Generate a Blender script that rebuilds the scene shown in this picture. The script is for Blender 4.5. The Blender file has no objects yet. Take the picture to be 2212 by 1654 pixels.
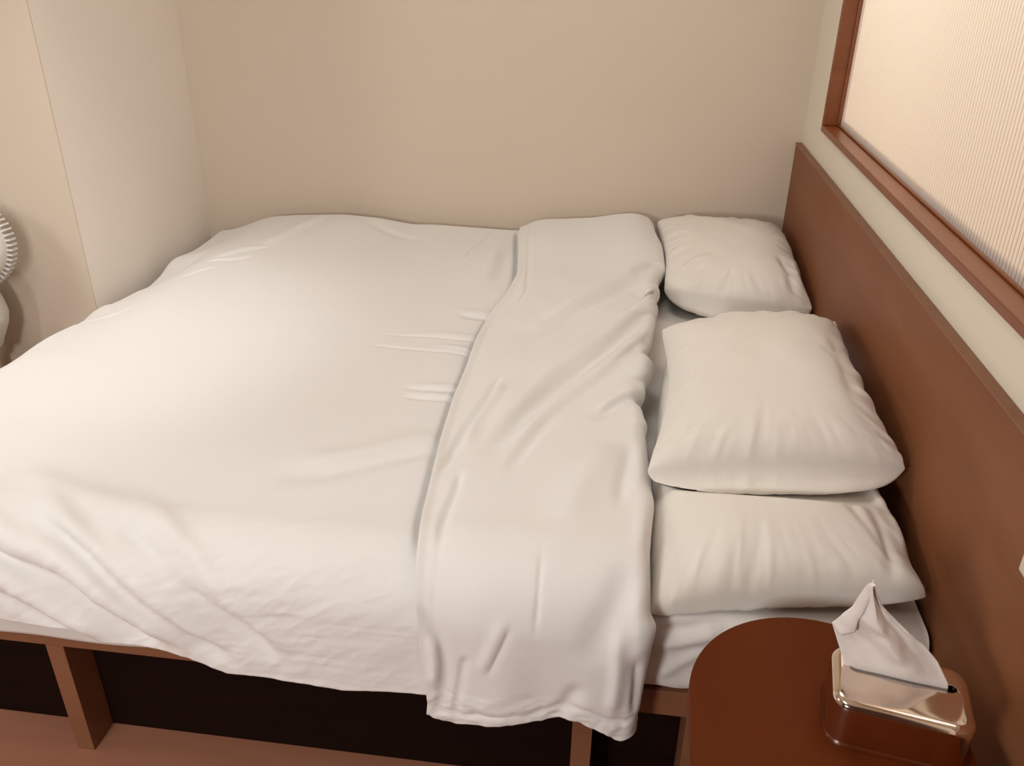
import bpy, bmesh, math
import numpy as np
from mathutils import Matrix, Vector

scn = bpy.context.scene
C = scn.collection
PI = math.pi

# ------------------------------------------------------------------ helpers
def tag(o, label=None, cat=None, group=None, kind=None):
    if label: o['label'] = label
    if cat: o['category'] = cat
    if group: o['group'] = group
    if kind: o['kind'] = kind
    return o

def empty(name, loc, label=None, cat=None, kind=None, rz=0.0):
    o = bpy.data.objects.new(name, None)
    o.empty_display_size = 0.05
    C.objects.link(o)
    o.location = loc
    o.rotation_euler = (0, 0, rz)
    return tag(o, label, cat, None, kind)

def link(name, me, mat, parent=None, smooth=True, local=False):
    o = bpy.data.objects.new(name, me)
    C.objects.link(o)
    if mat: me.materials.append(mat)
    if smooth:
        me.polygons.foreach_set('use_smooth', [True] * len(me.polygons))
    if parent is not None:
        o.parent = parent
        if not local:
            rz = parent.rotation_euler.z
            m = Matrix.Translation(parent.location) @ Matrix.Rotation(rz, 4, 'Z')
            o.matrix_parent_inverse = m.inverted()
    return o

def mesh_np(name, V, F, mat, parent=None, smooth=True, local=False):
    me = bpy.data.meshes.new(name)
    me.from_pydata([tuple(v) for v in V], [], [tuple(f) for f in F])
    me.update()
    return link(name, me, mat, parent, smooth, local)

def grid_faces(nu, nv, wrap_u=False, wrap_v=False):
    iu = np.arange(nu if wrap_u else nu - 1)
    iv = np.arange(nv if wrap_v else nv - 1)
    a, b = np.meshgrid(iu, iv, indexing='ij')
    a = a.ravel(); b = b.ravel()
    a2 = (a + 1) % nu; b2 = (b + 1) % nv
    return np.stack([a * nv + b, a2 * nv + b, a2 * nv + b2, a * nv + b2], 1)

FLIP = 1.0
def grid_normals(P):
    du = np.gradient(P, axis=0); dv = np.gradient(P, axis=1)
    n = np.cross(du, dv)
    l = np.linalg.norm(n, axis=2, keepdims=True); l[l == 0] = 1
    return FLIP * n / l

def box(name, lo, hi, mat, parent=None, bevel=0.0, local=False, seg=3):
    bm = bmesh.new()
    bmesh.ops.create_cube(bm, size=1)
    s = [hi[i] - lo[i] for i in range(3)]; c = [(hi[i] + lo[i]) / 2 for i in range(3)]
    for v in bm.verts:
        v.co = Vector((v.co.x * s[0] + c[0], v.co.y * s[1] + c[1], v.co.z * s[2] + c[2]))
    if bevel > 0:
        bmesh.ops.bevel(bm, geom=bm.edges[:], offset=bevel, segments=seg, profile=0.5, affect='EDGES')
    me = bpy.data.meshes.new(name); bm.to_mesh(me); bm.free()
    return link(name, me, mat, parent, False, local)

def lathe(name, prof, mat, parent=None, n=48, loc=(0, 0, 0), rot=None, local=True):
    P = np.zeros((len(prof), n, 3))
    t = np.linspace(0, 2 * PI, n, endpoint=False)
    for i, (r, z) in enumerate(prof):
        P[i, :, 0] = r * np.cos(t); P[i, :, 1] = r * np.sin(t); P[i, :, 2] = z
    V = P.reshape(-1, 3)
    if rot is not None:
        V = np.array([tuple(rot @ Vector(v)) for v in V])
    V = V + np.array(loc)
    return mesh_np(name, V, grid_faces(len(prof), n, False, True), mat, parent, True, local)

def smoothstep(a, b, x):
    t = np.clip((x - a) / (b - a), 0, 1)
    return t * t * (3 - 2 * t)

_rng = np.random.RandomState(7)
_lat = _rng.rand(256, 256) * 2 - 1
def noise2(x, y):
    xi = np.floor(x).astype(int); yi = np.floor(y).astype(int)
    fx = x - xi; fy = y - yi
    fx = fx * fx * (3 - 2 * fx); fy = fy * fy * (3 - 2 * fy)
    g = lambda i, j: _lat[i % 256, j % 256]
    a = g(xi, yi) * (1 - fx) + g(xi + 1, yi) * fx
    b = g(xi, yi + 1) * (1 - fx) + g(xi + 1, yi + 1) * fx
    return a * (1 - fy) + b * fy
def fbm(x, y, o=3):
    s = 0; a = 1
    for k in range(o):
        s = s + a * noise2(x * 2 ** k + 17.3 * k, y * 2 ** k + 5.1 * k); a *= 0.5
    return s

def sinterp(x, xs_, ys_, sg=.03):
    g = np.linspace(xs_[0] - .2, xs_[-1] + .2, 900); v = np.interp(g, xs_, ys_)
    st_ = g[1] - g[0]; k = np.exp(-.5 * (np.arange(-60, 61) * st_ / sg) ** 2); k /= k.sum()
    v = np.convolve(np.pad(v, 60, 'edge'), k, 'valid')
    return np.interp(x, g, v)

def smooth_line(pts, n=6):
    p = np.array(pts, float)
    if len(p) < 3: return p
    q = []
    P = np.vstack([2 * p[0] - p[1], p, 2 * p[-1] - p[-2]])
    for i in range(1, len(P) - 2):
        for t in np.linspace(0, 1, n, endpoint=False):
            a, b, c, d = P[i - 1], P[i], P[i + 1], P[i + 2]
            q.append(0.5 * ((2 * b) + (-a + c) * t + (2 * a - 5 * b + 4 * c - d) * t * t + (-a + 3 * b - 3 * c + d) * t ** 3))
    q.append(p[-1])
    return np.array(q)

def crease(P, pts, width, amp, taper=0.25, flat=False):
    """cloth crease: a ridge (amp>0) or groove (amp<0) along a 3-D line on the cloth"""
    if width < .0075: amp = amp * .7; width = width * 1.05
    elif width < .012: amp = amp * .85
    N = grid_normals(P)
    L = smooth_line(pts)
    sh = P.shape
    V = P.reshape(-1, 3)
    lo = L.min(0) - 4 * width; hi = L.max(0) + 4 * width
    if flat:
        lo[2] = -9; hi[2] = 9
    m = np.all((V > lo) & (V < hi), axis=1)
    if not m.any(): return P
    Q = V[m]
    seg = np.linalg.norm(np.diff(L, axis=0), axis=1); cum = np.concatenate([[0], np.cumsum(seg)]); tot = cum[-1]
    best = np.full(len(Q), 9.0); bt = np.zeros(len(Q))
    for i in range(len(L) - 1):
        a = L[i].copy(); b = L[i + 1].copy(); q = Q.copy()
        if flat: a[2] = b[2] = 0; q[:, 2] = 0
        ab = b - a; t = np.clip(((q - a) @ ab) / max(ab @ ab, 1e-12), 0, 1)
        d = np.linalg.norm(q - a - t[:, None] * ab, axis=1)
        k = d < best
        best[k] = d[k]; bt[k] = (cum[i] + t[k] * seg[i]) / tot
    w = np.clip(bt / taper, 0, 1) * np.clip((1 - bt) / taper, 0, 1)
    w = w * w * (3 - 2 * w)
    h = amp * w * np.exp(-(best / width) ** 2)
    V2 = V.copy()
    V2[m] += N.reshape(-1, 3)[m] * h[:, None]
    return V2.reshape(sh)

# ------------------------------------------------------------------ materials
def new_mat(name):
    m = bpy.data.materials.new(name); m.use_nodes = True
    nt = m.node_tree; b = nt.nodes['Principled BSDF']
    return m, nt, b

def fabric(name, col, bump=0.12, scale=900, sheen=0.25):
    m, nt, b = new_mat(name)
    b.inputs['Roughness'].default_value = 0.85
    b.inputs['Sheen Weight'].default_value = sheen
    b.inputs['Sheen Roughness'].default_value = 0.6
    b.inputs['Specular IOR Level'].default_value = 0.2
    tc = nt.nodes.new('ShaderNodeTexCoord')
    n1 = nt.nodes.new('ShaderNodeTexNoise'); n1.inputs['Scale'].default_value = 3.0
    mix = nt.nodes.new('ShaderNodeMix'); mix.data_type = 'RGBA'
    mix.inputs[6].default_value = (*col, 1); mix.inputs[7].default_value = (*[c * 0.975 for c in col], 1)
    nt.links.new(tc.outputs['Object'], n1.inputs['Vector'])
    nt.links.new(n1.outputs['Fac'], mix.inputs[0]); nt.links.new(mix.outputs[2], b.inputs['Base Color'])
    n2 = nt.nodes.new('ShaderNodeTexNoise'); n2.inputs['Scale'].default_value = scale; n2.inputs['Detail'].default_value = 2
    n3 = nt.nodes.new('ShaderNodeTexNoise'); n3.inputs['Scale'].default_value = 22; n3.inputs['Detail'].default_value = 3
    nt.links.new(tc.outputs['Object'], n2.inputs['Vector']); nt.links.new(tc.outputs['Object'], n3.inputs['Vector'])
    bp = nt.nodes.new('ShaderNodeBump'); bp.inputs['Strength'].default_value = bump; bp.inputs['Distance'].default_value = 0.0006
    bp2 = nt.nodes.new('ShaderNodeBump'); bp2.inputs['Strength'].default_value = 0.25; bp2.inputs['Distance'].default_value = 0.003
    nt.links.new(n2.outputs['Fac'], bp.inputs['Height']); nt.links.new(n3.outputs['Fac'], bp2.inputs['Height'])
    nt.links.new(bp2.outputs['Normal'], bp.inputs['Normal']); nt.links.new(bp.outputs['Normal'], b.inputs['Normal'])
    return m

def paint(name, col, rough=0.75):
    m, nt, b = new_mat(name)
    tc = nt.nodes.new('ShaderNodeTexCoord')
    n1 = nt.nodes.new('ShaderNodeTexNoise'); n1.inputs['Scale'].default_value = 1.7; n1.inputs['Detail'].default_value = 3
    mix = nt.nodes.new('ShaderNodeMix'); mix.data_type = 'RGBA'
    mix.inputs[6].default_value = (*col, 1); mix.inputs[7].default_value = (col[0] * 0.97, col[1] * 0.96, col[2] * 0.95, 1)
    nt.links.new(tc.outputs['Object'], n1.inputs['Vector']); nt.links.new(n1.outputs['Fac'], mix.inputs[0])
    nt.links.new(mix.outputs[2], b.inputs['Base Color'])
    n2 = nt.nodes.new('ShaderNodeTexNoise'); n2.inputs['Scale'].default_value = 160
    bp = nt.nodes.new('ShaderNodeBump'); bp.inputs['Strength'].default_value = 0.05; bp.inputs['Distance'].default_value = 0.001
    nt.links.new(tc.outputs['Object'], n2.inputs['Vector']); nt.links.new(n2.outputs['Fac'], bp.inputs['Height'])
    nt.links.new(bp.outputs['Normal'], b.inputs['Normal'])
    b.inputs['Roughness'].default_value = rough
    return m

def wood(name, c1, c2, rough=0.4, rot=(0, 0, 0), scale=(1.5, 1.5, 14), spec=0.4):
    m, nt, b = new_mat(name)
    tc = nt.nodes.new('ShaderNodeTexCoord'); mp = nt.nodes.new('ShaderNodeMapping')
    mp.inputs['Scale'].default_value = scale; mp.inputs['Rotation'].default_value = rot
    n1 = nt.nodes.new('ShaderNodeTexNoise'); n1.inputs['Scale'].default_value = 2.2; n1.inputs['Detail'].default_value = 5
    n1.inputs['Distortion'].default_value = 0.6
    cr = nt.nodes.new('ShaderNodeValToRGB')
    cr.color_ramp.elements[0].position = 0.3; cr.color_ramp.elements[0].color = (*c1, 1)
    cr.color_ramp.elements[1].position = 0.7; cr.color_ramp.elements[1].color = (*c2, 1)
    nt.links.new(tc.outputs['Object'], mp.inputs['Vector']); nt.links.new(mp.outputs['Vector'], n1.inputs['Vector'])
    nt.links.new(n1.outputs['Fac'], cr.inputs['Fac']); nt.links.new(cr.outputs['Color'], b.inputs['Base Color'])
    bp = nt.nodes.new('ShaderNodeBump'); bp.inputs['Strength'].default_value = 0.06; bp.inputs['Distance'].default_value = 0.001
    nt.links.new(n1.outputs['Fac'], bp.inputs['Height']); nt.links.new(bp.outputs['Normal'], b.inputs['Normal'])
    b.inputs['Roughness'].default_value = rough; b.inputs['Specular IOR Level'].default_value = spec
    return m

def plain(name, col, rough=0.5, metal=0.0, spec=0.5):
    m, nt, b = new_mat(name)
    tc = nt.nodes.new('ShaderNodeTexCoord'); n = nt.nodes.new('ShaderNodeTexNoise'); n.inputs['Scale'].default_value = 30
    mr = nt.nodes.new('ShaderNodeMapRange'); mr.inputs['To Min'].default_value = rough * 0.9; mr.inputs['To Max'].default_value = min(1, rough * 1.1)
    nt.links.new(tc.outputs['Object'], n.inputs['Vector']); nt.links.new(n.outputs['Fac'], mr.inputs['Value'])
    nt.links.new(mr.outputs['Result'], b.inputs['Roughness'])
    b.inputs['Base Color'].default_value = (*col, 1); b.inputs['Metallic'].default_value = metal
    b.inputs['Specular IOR Level'].default_value = spec
    return m

M_white = fabric('white_cotton', (0.80, 0.785, 0.765))
M_sheet = fabric('sheet_cotton', (0.78, 0.75, 0.715))
M_pillow = fabric('pillow_cotton', (0.77, 0.73, 0.67))
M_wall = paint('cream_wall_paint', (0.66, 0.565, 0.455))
M_wall_lit = paint('lit_cream_wall_paint', (0.76, 0.70, 0.58))  # same cream paint, lightened to stand in for light on the headboard wall
M_ceil = paint('ceiling_paint', (0.72, 0.66, 0.58))
M_head = wood('headboard_wood', (0.20, 0.072, 0.028), (0.26, 0.102, 0.044), 0.5, spec=.22, rot=(0.45, 0, 0), scale=(1, 0.8, 5))
M_frame = wood('frame_wood', (0.175, 0.048, 0.012), (0.225, 0.066, 0.020), 0.3, spec=.5, scale=(1, 1, 6))
M_table = wood('table_wood', (0.10, 0.019, 0.002), (0.125, 0.026, 0.004), 0.5, scale=(6, 0.7, 1), spec=.08)
M_rail = wood('bed_rail_wood', (0.22, 0.092, 0.044), (0.26, 0.115, 0.06), 0.45, scale=(0.8, 4, 6))
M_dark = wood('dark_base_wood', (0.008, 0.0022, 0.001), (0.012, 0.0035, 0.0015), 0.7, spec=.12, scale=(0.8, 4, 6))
M_floor = wood('floor_vinyl', (0.33, 0.14, 0.082), (0.37, 0.16, 0.098), 0.55, scale=(1, 9, 1), spec=0.25)
M_roomwood = wood('wardrobe_wood', (0.06, 0.02, 0.01), (0.09, 0.032, 0.016), 0.4, scale=(4, 1, 0.6))
M_metal = plain('polished_champagne_steel', (0.78, 0.66, 0.56), 0.09, 1.0)
M_black = plain('slot_dark', (0.01, 0.009, 0.008), 0.7)
M_tissue = fabric('tissue_paper', (0.80, 0.74, 0.70), 0.05, 300, 0.0)
M_plastic = plain('white_plastic', (0.74, 0.71, 0.68), 0.32)
M_grey = plain('grey_plastic', (0.16, 0.155, 0.15), 0.4)
M_socket = plain('cream_socket_plastic', (0.66, 0.58, 0.46), 0.4)

def glass_mat():
    m = bpy.data.materials.new('reeded_glass'); m.use_nodes = True
    nt = m.node_tree; nt.nodes.clear()
    out = nt.nodes.new('ShaderNodeOutputMaterial')
    tr = nt.nodes.new('ShaderNodeBsdfTranslucent'); tr.inputs['Color'].default_value = (0.96, 0.94, 0.89, 1)
    rf = nt.nodes.new('ShaderNodeBsdfRefraction'); rf.inputs['Roughness'].default_value = 0.20; rf.inputs['IOR'].default_value = 1.25
    rf.inputs['Color'].default_value = (0.98, 0.95, 0.9, 1)
    gl = nt.nodes.new('ShaderNodeBsdfGlossy'); gl.inputs['Roughness'].default_value = 0.2
    m1 = nt.nodes.new('ShaderNodeMixShader'); m1.inputs[0].default_value = 0.48
    m2 = nt.nodes.new('ShaderNodeMixShader')
    fr = nt.nodes.new('ShaderNodeFresnel'); fr.inputs['IOR'].default_value = 1.3
    nt.links.new(tr.outputs[0], m1.inputs[1]); nt.links.new(rf.outputs[0], m1.inputs[2])
    nt.links.new(fr.outputs[0], m2.inputs[0]); nt.links.new(m1.outputs[0], m2.inputs[1]); nt.links.new(gl.outputs[0], m2.inputs[2])
    nt.links.new(m2.outputs[0], out.inputs['Surface'])
    return m
M_glass = glass_mat()

# ------------------------------------------------------------------ camera
cd = bpy.data.cameras.new('camera'); cam = bpy.data.objects.new('camera', cd); C.objects.link(cam)
Rw = Matrix(((0.99103062, -0.07106992, 0.11316971), (0.13314411, 0.4525942, -0.88172055), (0.01144386, 0.88887994, 0.45799725)))
mw = Rw.to_4x4(); mw.translation = Vector((0, 0, 1.5)); cam.matrix_world = mw
cd.sensor_fit = 'HORIZONTAL'; cd.sensor_width = 36.0; cd.lens = 1841.0 / 2212 * 36; cd.clip_start = 0.02
scn.camera = cam

# ------------------------------------------------------------------ room shell
XW = 0.565; YB = 2.92; XL = -1.52; YG = 2.16; ZC = 2.45
XF = -2.75; YF = -1.0
def S(o, label, cat='wall'): return tag(o, label, cat, None, 'structure')
S(box('floor', (XF - .1, YF - .1, -.1), (2.4, YB + 1.1, 0), M_floor), 'reddish brown floor running beside and under the bed', 'floor')
S(box('ceiling', (XF - .1, YF - .1, ZC), (2.4, YB + 1.1, ZC + .1), M_ceil), 'plain pale ceiling above the room', 'ceiling')
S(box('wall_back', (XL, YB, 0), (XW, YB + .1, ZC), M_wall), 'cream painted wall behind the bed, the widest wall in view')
S(box('wall_left', (XL - .12, YG + .004, 0), (XL, YB + .1, ZC), paint('lit_left_wall_paint', (0.86, 0.80, 0.735))), 'short cream wall at the foot of the bed, lit brighter')  # lighter copy of the wall paint, its lit brightness put into the colour
_bm = bmesh.new()
for _lo, _hi in (((XF - .1, YG, 0), (XL - .12, YG + .08, ZC)), ((XL - .12, YG, 0), (XL, YG + .004, ZC))):
    _r = bmesh.ops.create_cube(_bm, size=1)
    for _v in _r['verts']: _v.co = Vector([_v.co[i] * (_hi[i] - _lo[i]) + (_hi[i] + _lo[i]) / 2 for i in range(3)])
_me = bpy.data.meshes.new('wall_far_left'); _bm.to_mesh(_me); _bm.free()
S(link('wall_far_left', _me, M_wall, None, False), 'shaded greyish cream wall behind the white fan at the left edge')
S(box('wall_entrance', (XF - .1, YF, 0), (XF, YG, ZC), M_wall), 'cream wall at the far left beyond the frame')
S(box('wall_front', (XF - .1, YF - .1, 0), (XW + .05, YF, ZC), M_roomwood), 'dark brown wall behind the camera')
# headboard wall with the window opening
WY0, WY1, WZ0, WZ1 = 0.25, 2.615, 1.0365, 2.15
bm = bmesh.new()
def bmbox(bm, lo, hi):
    r = bmesh.ops.create_cube(bm, size=1)
    for v in r['verts']:
        v.co = Vector([(v.co[i]) * (hi[i] - lo[i]) + (hi[i] + lo[i]) / 2 for i in range(3)])
WT = .05
bmbox(bm, (XW, YF, 0), (XW + WT, YB + 1.1, WZ0)); bmbox(bm, (XW, YF, WZ1), (XW + WT, YB + 1.1, ZC))
bmbox(bm, (XW, YF, WZ0), (XW + WT, WY0, WZ1)); bmbox(bm, (XW, WY1, WZ0), (XW + WT, YB + 1.1, WZ1))
me = bpy.data.meshes.new('wall_right'); bm.to_mesh(me); bm.free()
S(link('wall_right', me, M_wall_lit, None, False), 'cream wall between headboard and reeded glass window')

# window: wooden frame, beads and reeded pane
win = empty('window_1', (XW, (WY0 + WY1) / 2, WZ0), 'interior window of reeded glass in a reddish brown wooden frame', 'window', 'structure')
GX = 0.606          # pane plane
def bar(name, lo, hi, b=0.0025): return box(name, lo, hi, M_frame, win, b)
FX = 0.553          # room-side face of the frame
bar('window_sill', (FX, WY0, WZ0 - .007), (XW + .054, WY1 + .007, WZ0 + .0105))
bar('window_head', (FX, WY0, WZ1 - .018), (XW + .054, WY1, WZ1 + .007))
bar('window_jamb', (FX, WY1 - .006, WZ0 + .0105), (XW + .054, WY1 + .007, WZ1 - .018))
bar('window_jamb', (FX, WY0 - .007, WZ0 + .0105), (XW + .054, WY0 + .018, WZ1 - .018))
bar('glazing_bead', (GX - .012, WY0 + .018, WZ0 + .0105), (GX - .004, WY1 - .006, WZ0 + .016))
bar('glazing_bead', (GX - .014, WY1 - .014, WZ0 + .016), (GX - .004, WY1 - .006, WZ1 - .018))
bar('glazing_bead', (GX + .008, WY0 + .018, WZ0 + .0105), (GX + .02, WY1 - .006, WZ0 + .026))
# reeded pane
pitch = 0.0135; y0, y1 = WY0 + .012, WY1 - .004
n_rib = int((y1 - y0) / pitch); pitch = (y1 - y0) / n_rib; n = n_rib * 12 + 1
ys = np.linspace(y0, y1, n)
xs = GX - 0.0030 * np.abs(np.sin(PI * (ys - y0) / pitch)) ** 0.8
zs = np.array([WZ0 + .008, WZ1 - .012])
V = []; 
for y, x in zip(ys, xs):
    for z in zs: V.append((x, y, z))
for y in ys:
    for z in zs: V.append((GX + .004, y, z))
V = np.array(V); F = list(map(tuple, grid_faces(n, 2)[:, ::-1]))
off = 2 * n
F += [(a + off, b + off, c + off, d + off) for a, b, c, d in grid_faces(n, 2)]
for i in range(n - 1):
    F.append((2 * i, 2 * (i + 1), 2 * (i + 1) + off, 2 * i + off))
    F.append((2 * i + 1, 2 * i + 1 + off, 2 * (i + 1) + 1 + off, 2 * (i + 1) + 1))
F.append((0, 1, 1 + off, off)); e = 2 * (n - 1); F.append((e, e + off, e + 1 + off, e + 1))
pane = mesh_np('reeded_pane', V, F, M_glass, win, False)
M_clear = bpy.data.materials.new('clear_glass_back'); M_clear.use_nodes = True
_nt = M_clear.node_tree; _nt.nodes.clear()
_o = _nt.nodes.new('ShaderNodeOutputMaterial'); _t = _nt.nodes.new('ShaderNodeBsdfTransparent'); _g = _nt.nodes.new('ShaderNodeBsdfGlossy')
_m = _nt.nodes.new('ShaderNodeMixShader'); _m.inputs[0].default_value = .05; _g.inputs['Roughness'].default_value = .1
_nt.links.new(_t.outputs[0], _m.inputs[1]); _nt.links.new(_g.outputs[0], _m.inputs[2]); _nt.links.new(_m.outputs[0], _o.inputs['Surface'])
pane.data.materials.append(M_clear)
for _p in range(n - 1, 2 * (n - 1)): pane.data.polygons[_p].material_index = 1
M_groove_shade = bpy.data.materials.new('glass_groove_shade'); M_groove_shade.use_nodes = True  # dark refraction lines between the ribs, put into the groove colour
_nt = M_groove_shade.node_tree; _nt.nodes.clear()
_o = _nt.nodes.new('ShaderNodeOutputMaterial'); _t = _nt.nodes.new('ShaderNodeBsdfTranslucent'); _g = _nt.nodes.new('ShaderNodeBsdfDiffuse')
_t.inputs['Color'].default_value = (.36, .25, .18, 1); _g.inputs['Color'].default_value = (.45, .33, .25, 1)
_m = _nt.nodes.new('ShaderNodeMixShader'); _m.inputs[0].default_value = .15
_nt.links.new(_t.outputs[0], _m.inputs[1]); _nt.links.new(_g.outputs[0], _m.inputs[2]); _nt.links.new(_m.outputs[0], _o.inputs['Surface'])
pane.data.materials.append(M_groove_shade)
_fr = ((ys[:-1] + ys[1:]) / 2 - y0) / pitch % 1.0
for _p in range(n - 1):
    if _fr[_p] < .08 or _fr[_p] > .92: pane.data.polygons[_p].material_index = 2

# lit room beyond the pane
M_wall2 = paint('bathroom_wall_paint', (0.82, 0.74, 0.62))
S(box('wall_beyond_side', (2.3, YF, 0), (2.4, YB + 1.1, ZC), M_wall2), 'pale wall of the lit room seen blurred through reeded glass')
S(box('wall_beyond_back', (XW + .05, YB + 1.0, 0), (2.3, YB + 1.1, ZC), M_wall2), 'pale end wall of the lit room beyond the reeded glass')
S(box('wall_beyond_front', (XW + .05, YF - .1, 0), (2.3, YF, ZC), M_wall2), 'pale near end wall of the lit room beyond the glass')
# ------------------------------------------------------------------ headboard
hb = empty('headboard', (XW - .01, 1.8, 0), 'long brown wooden headboard panel on the right wall', 'headboard')
box('panel', (0.546, 0.20, 0.0), (XW - .001, YB - .002, 0.9335), M_head, hb, .0015)
# thin edge strip on the top
box('top_trim', (0.5445, 0.20, 0.9325), (XW - .001, YB - .002, 0.937), M_rail, hb, .001)

# socket plate on the headboard
sk = empty('wall_socket', (0.54, 0.898, 0.839), 'cream plastic switch plate on the headboard at the right edge', 'socket')
box('plate', (0.535, 0.855, 0.796), (0.5455, 0.941, 0.882), M_socket, sk, .003)
box('rocker', (0.532, 0.875, 0.816), (0.5365, 0.921, 0.862), M_socket, sk, .0015)

# ------------------------------------------------------------------ bed frame
bf = empty('bed_frame', (-.5, 1.99, 0), 'dark brown wooden bed base with open front under the mattress', 'bed')
box('side_rail', (-1.50, 1.1015, .288), (.543, 1.120, .345), M_rail, bf, .0015)
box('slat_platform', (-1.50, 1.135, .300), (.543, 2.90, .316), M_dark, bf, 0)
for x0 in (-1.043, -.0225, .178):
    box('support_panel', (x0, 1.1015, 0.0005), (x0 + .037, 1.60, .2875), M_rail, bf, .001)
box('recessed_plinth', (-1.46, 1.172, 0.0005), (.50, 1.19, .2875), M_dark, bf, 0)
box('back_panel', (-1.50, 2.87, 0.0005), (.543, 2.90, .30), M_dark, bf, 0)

# mattress wrapped in fitted sheet
def rounded_slab(name, lo, hi, r, mat, parent=None, nx=220, ny=200, fn=None):
    # superellipse-like slab: closed loft over x,y with rounded edges
    xs_ = np.linspace(lo[0], hi[0], nx); P = []
    # cross-section loop in (y,z)
    loop = []
    cy0, cy1, cz0, cz1 = lo[1] + r, hi[1] - r, lo[2] + r, hi[2] - r
    def arc(cy, cz, a0, a1, k=10):
        for t in np.linspace(a0, a1, k): loop.append((cy + r * math.cos(t), cz + r * math.sin(t)))
    arc(cy0, cz0, PI, 1.5 * PI)
    for y in np.linspace(cy0, cy1, 30)[1:-1]: loop.append((y, lo[2]))
    arc(cy1, cz0, 1.5 * PI, 2 * PI); 
    for z in np.linspace(cz0, cz1, 12)[1:-1]: loop.append((hi[1], z))
    arc(cy1, cz1, 0, .5 * PI)
    for y in np.linspace(cy1, cy0, ny)[1:-1]: loop.append((y, hi[2]))
    arc(cy0, cz1, .5 * PI, PI)
    for z in np.linspace(cz1, cz0, 50)[1:-1]: loop.append((lo[1], z))
    loop = np.array(loop)
    P = np.zeros((nx, len(loop), 3)); P[:, :, 0] = xs_[:, None]; P[:, :, 1] = loop[None, :, 0]; P[:, :, 2] = loop[None, :, 1]
    if fn is not None: P = fn(P)
    F = list(map(tuple, grid_faces(nx, len(loop), False, True)[:, ::-1]))
    F.append(tuple(range(len(loop)))); F.append(tuple(range(nx * len(loop) - 1, (nx - 1) * len(loop) - 1, -1)))
    return mesh_np(name, P.reshape(-1, 3), F, mat, parent)

def sheet_folds(P):
    m = (P[..., 0] > -.1)
    a = 0.006 * fbm(P[..., 0] * 9 + P[..., 2] * 14, P[..., 1] * 4 + P[..., 2] * 3, 3)
    P[..., 1] -= np.where(P[..., 1] < 1.2, np.abs(a), 0)
    for pts, w, am in (
        ([(.10, 1.10, .515), (.18, 1.10, .53), (.26, 1.10, .545)], .012, .012),
        ([(.10, 1.10, .49), (.17, 1.10, .50), (.24, 1.10, .53)], .010, -.008),
        ([(.10, 1.10, .455), (.16, 1.10, .475), (.22, 1.10, .505)], .014, .010),
        ([(.11, 1.10, .375), (.15, 1.10, .42), (.20, 1.10, .47)], .012, .007)):
        P = crease(P, pts, w, am)
    return P
FLIP = -1.0
MT = empty('mattress', (-.47, 1.99, .346))
rounded_slab('mattress_body', (-1.47, 1.098, .3465), (.538, 2.885, .520), .030, M_sheet, MT, 260, 160, sheet_folds)
tag(MT, 'mattress wrapped in a white fitted sheet on the dark bed base', 'mattress')

# loose hem of the fitted sheet hanging over the rail towards the foot
xh_ = np.linspace(-1.47, -.35, 160); vh_ = np.linspace(0, 1, 14)
Ph = np.zeros((160, 14, 3))
for i_, x_ in enumerate(xh_):
    zb_ = np.interp(x_, [-1.47, -1.1, -.8, -.35], [.316, .3165, .320, .340])
    Ph[i_, :, 0] = x_; Ph[i_, :, 2] = .40 + (zb_ - .40) * vh_
    Ph[i_, :, 1] = 1.0945 - .003 * np.sin(x_ * 19) * vh_ ** 2
o = mesh_np('sheet_hem', Ph.reshape(-1, 3), grid_faces(160, 14), M_sheet, MT)
sm = o.modifiers.new('thick', 'SOLIDIFY'); sm.thickness = .0015; sm.offset = 0

# ------------------------------------------------------------------ duvet
YC, RF = 1.16, 0.12        # where the top starts to roll over the front edge, roll radius
YBK, RB = 2.845, 0.04      # same at the wall side
def front_prof(q, yc=YC, r=RF):
    """q = path length towards the front measured from yc; returns y, drop"""
    y = np.where(q < 0, yc - q, np.where(q < r * PI / 2, yc - r * np.sin(np.clip(q / r, 0, PI / 2)), yc - r))
    d = np.where(q < 0, 0, np.where(q < r * PI / 2, r * (1 - np.cos(np.clip(q / r, 0, PI / 2))), r + q - r * PI / 2))
    return y, d

def ztop(x, y):
    zb = sinterp(x, [-1.53, -1.45, -1.40, -1.29, -1.15, -.978, -.85, -.728, -.65, -.546, -.36, -.30, -.2, .1],
                   [.560, .572, .592, .616, .631, .642, .636, .618, .622, .619, .615, .62, .63, .63], .02)
    zf = sinterp(y, [1.1, 1.7, 1.75, 1.82, 1.92, 1.99, 2.12, 2.17, 2.25, 2.32, 2.43, 2.5, 2.58, 2.66, 2.80, 2.88],
                   [.600, .600, .592, .590, .583, .566, .560, .552, .546, .532, .545, .572, .558, .552, .555, .56], .02)
    z0 = 0.612 + 0.010 * fbm(x * 1.7 + 3, y * 1.7, 2)
    wb = smoothstep(2.45, 2.84, y) ; wf = 1 - smoothstep(-1.49, -1.22, x)
    z = z0 * (1 - wb) + zb * wb
    z = z * (1 - wf) + np.minimum(zf, zb + .01) * wf
    z -= 0.012 * (1 - smoothstep(1.14, 1.35, y))
    return z

def hem_z(x):
    return np.interp(x, [-1.5, -1.3, -1.13, -1.03, -.85, -.71, -.64, -.57, -.50, -.43, -.36, -.30, -.1, .1],
                     [.42, .415, .412, .402, .383, .362, .336, .338, .333, .327, .335, .339, .34, .35])

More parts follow.
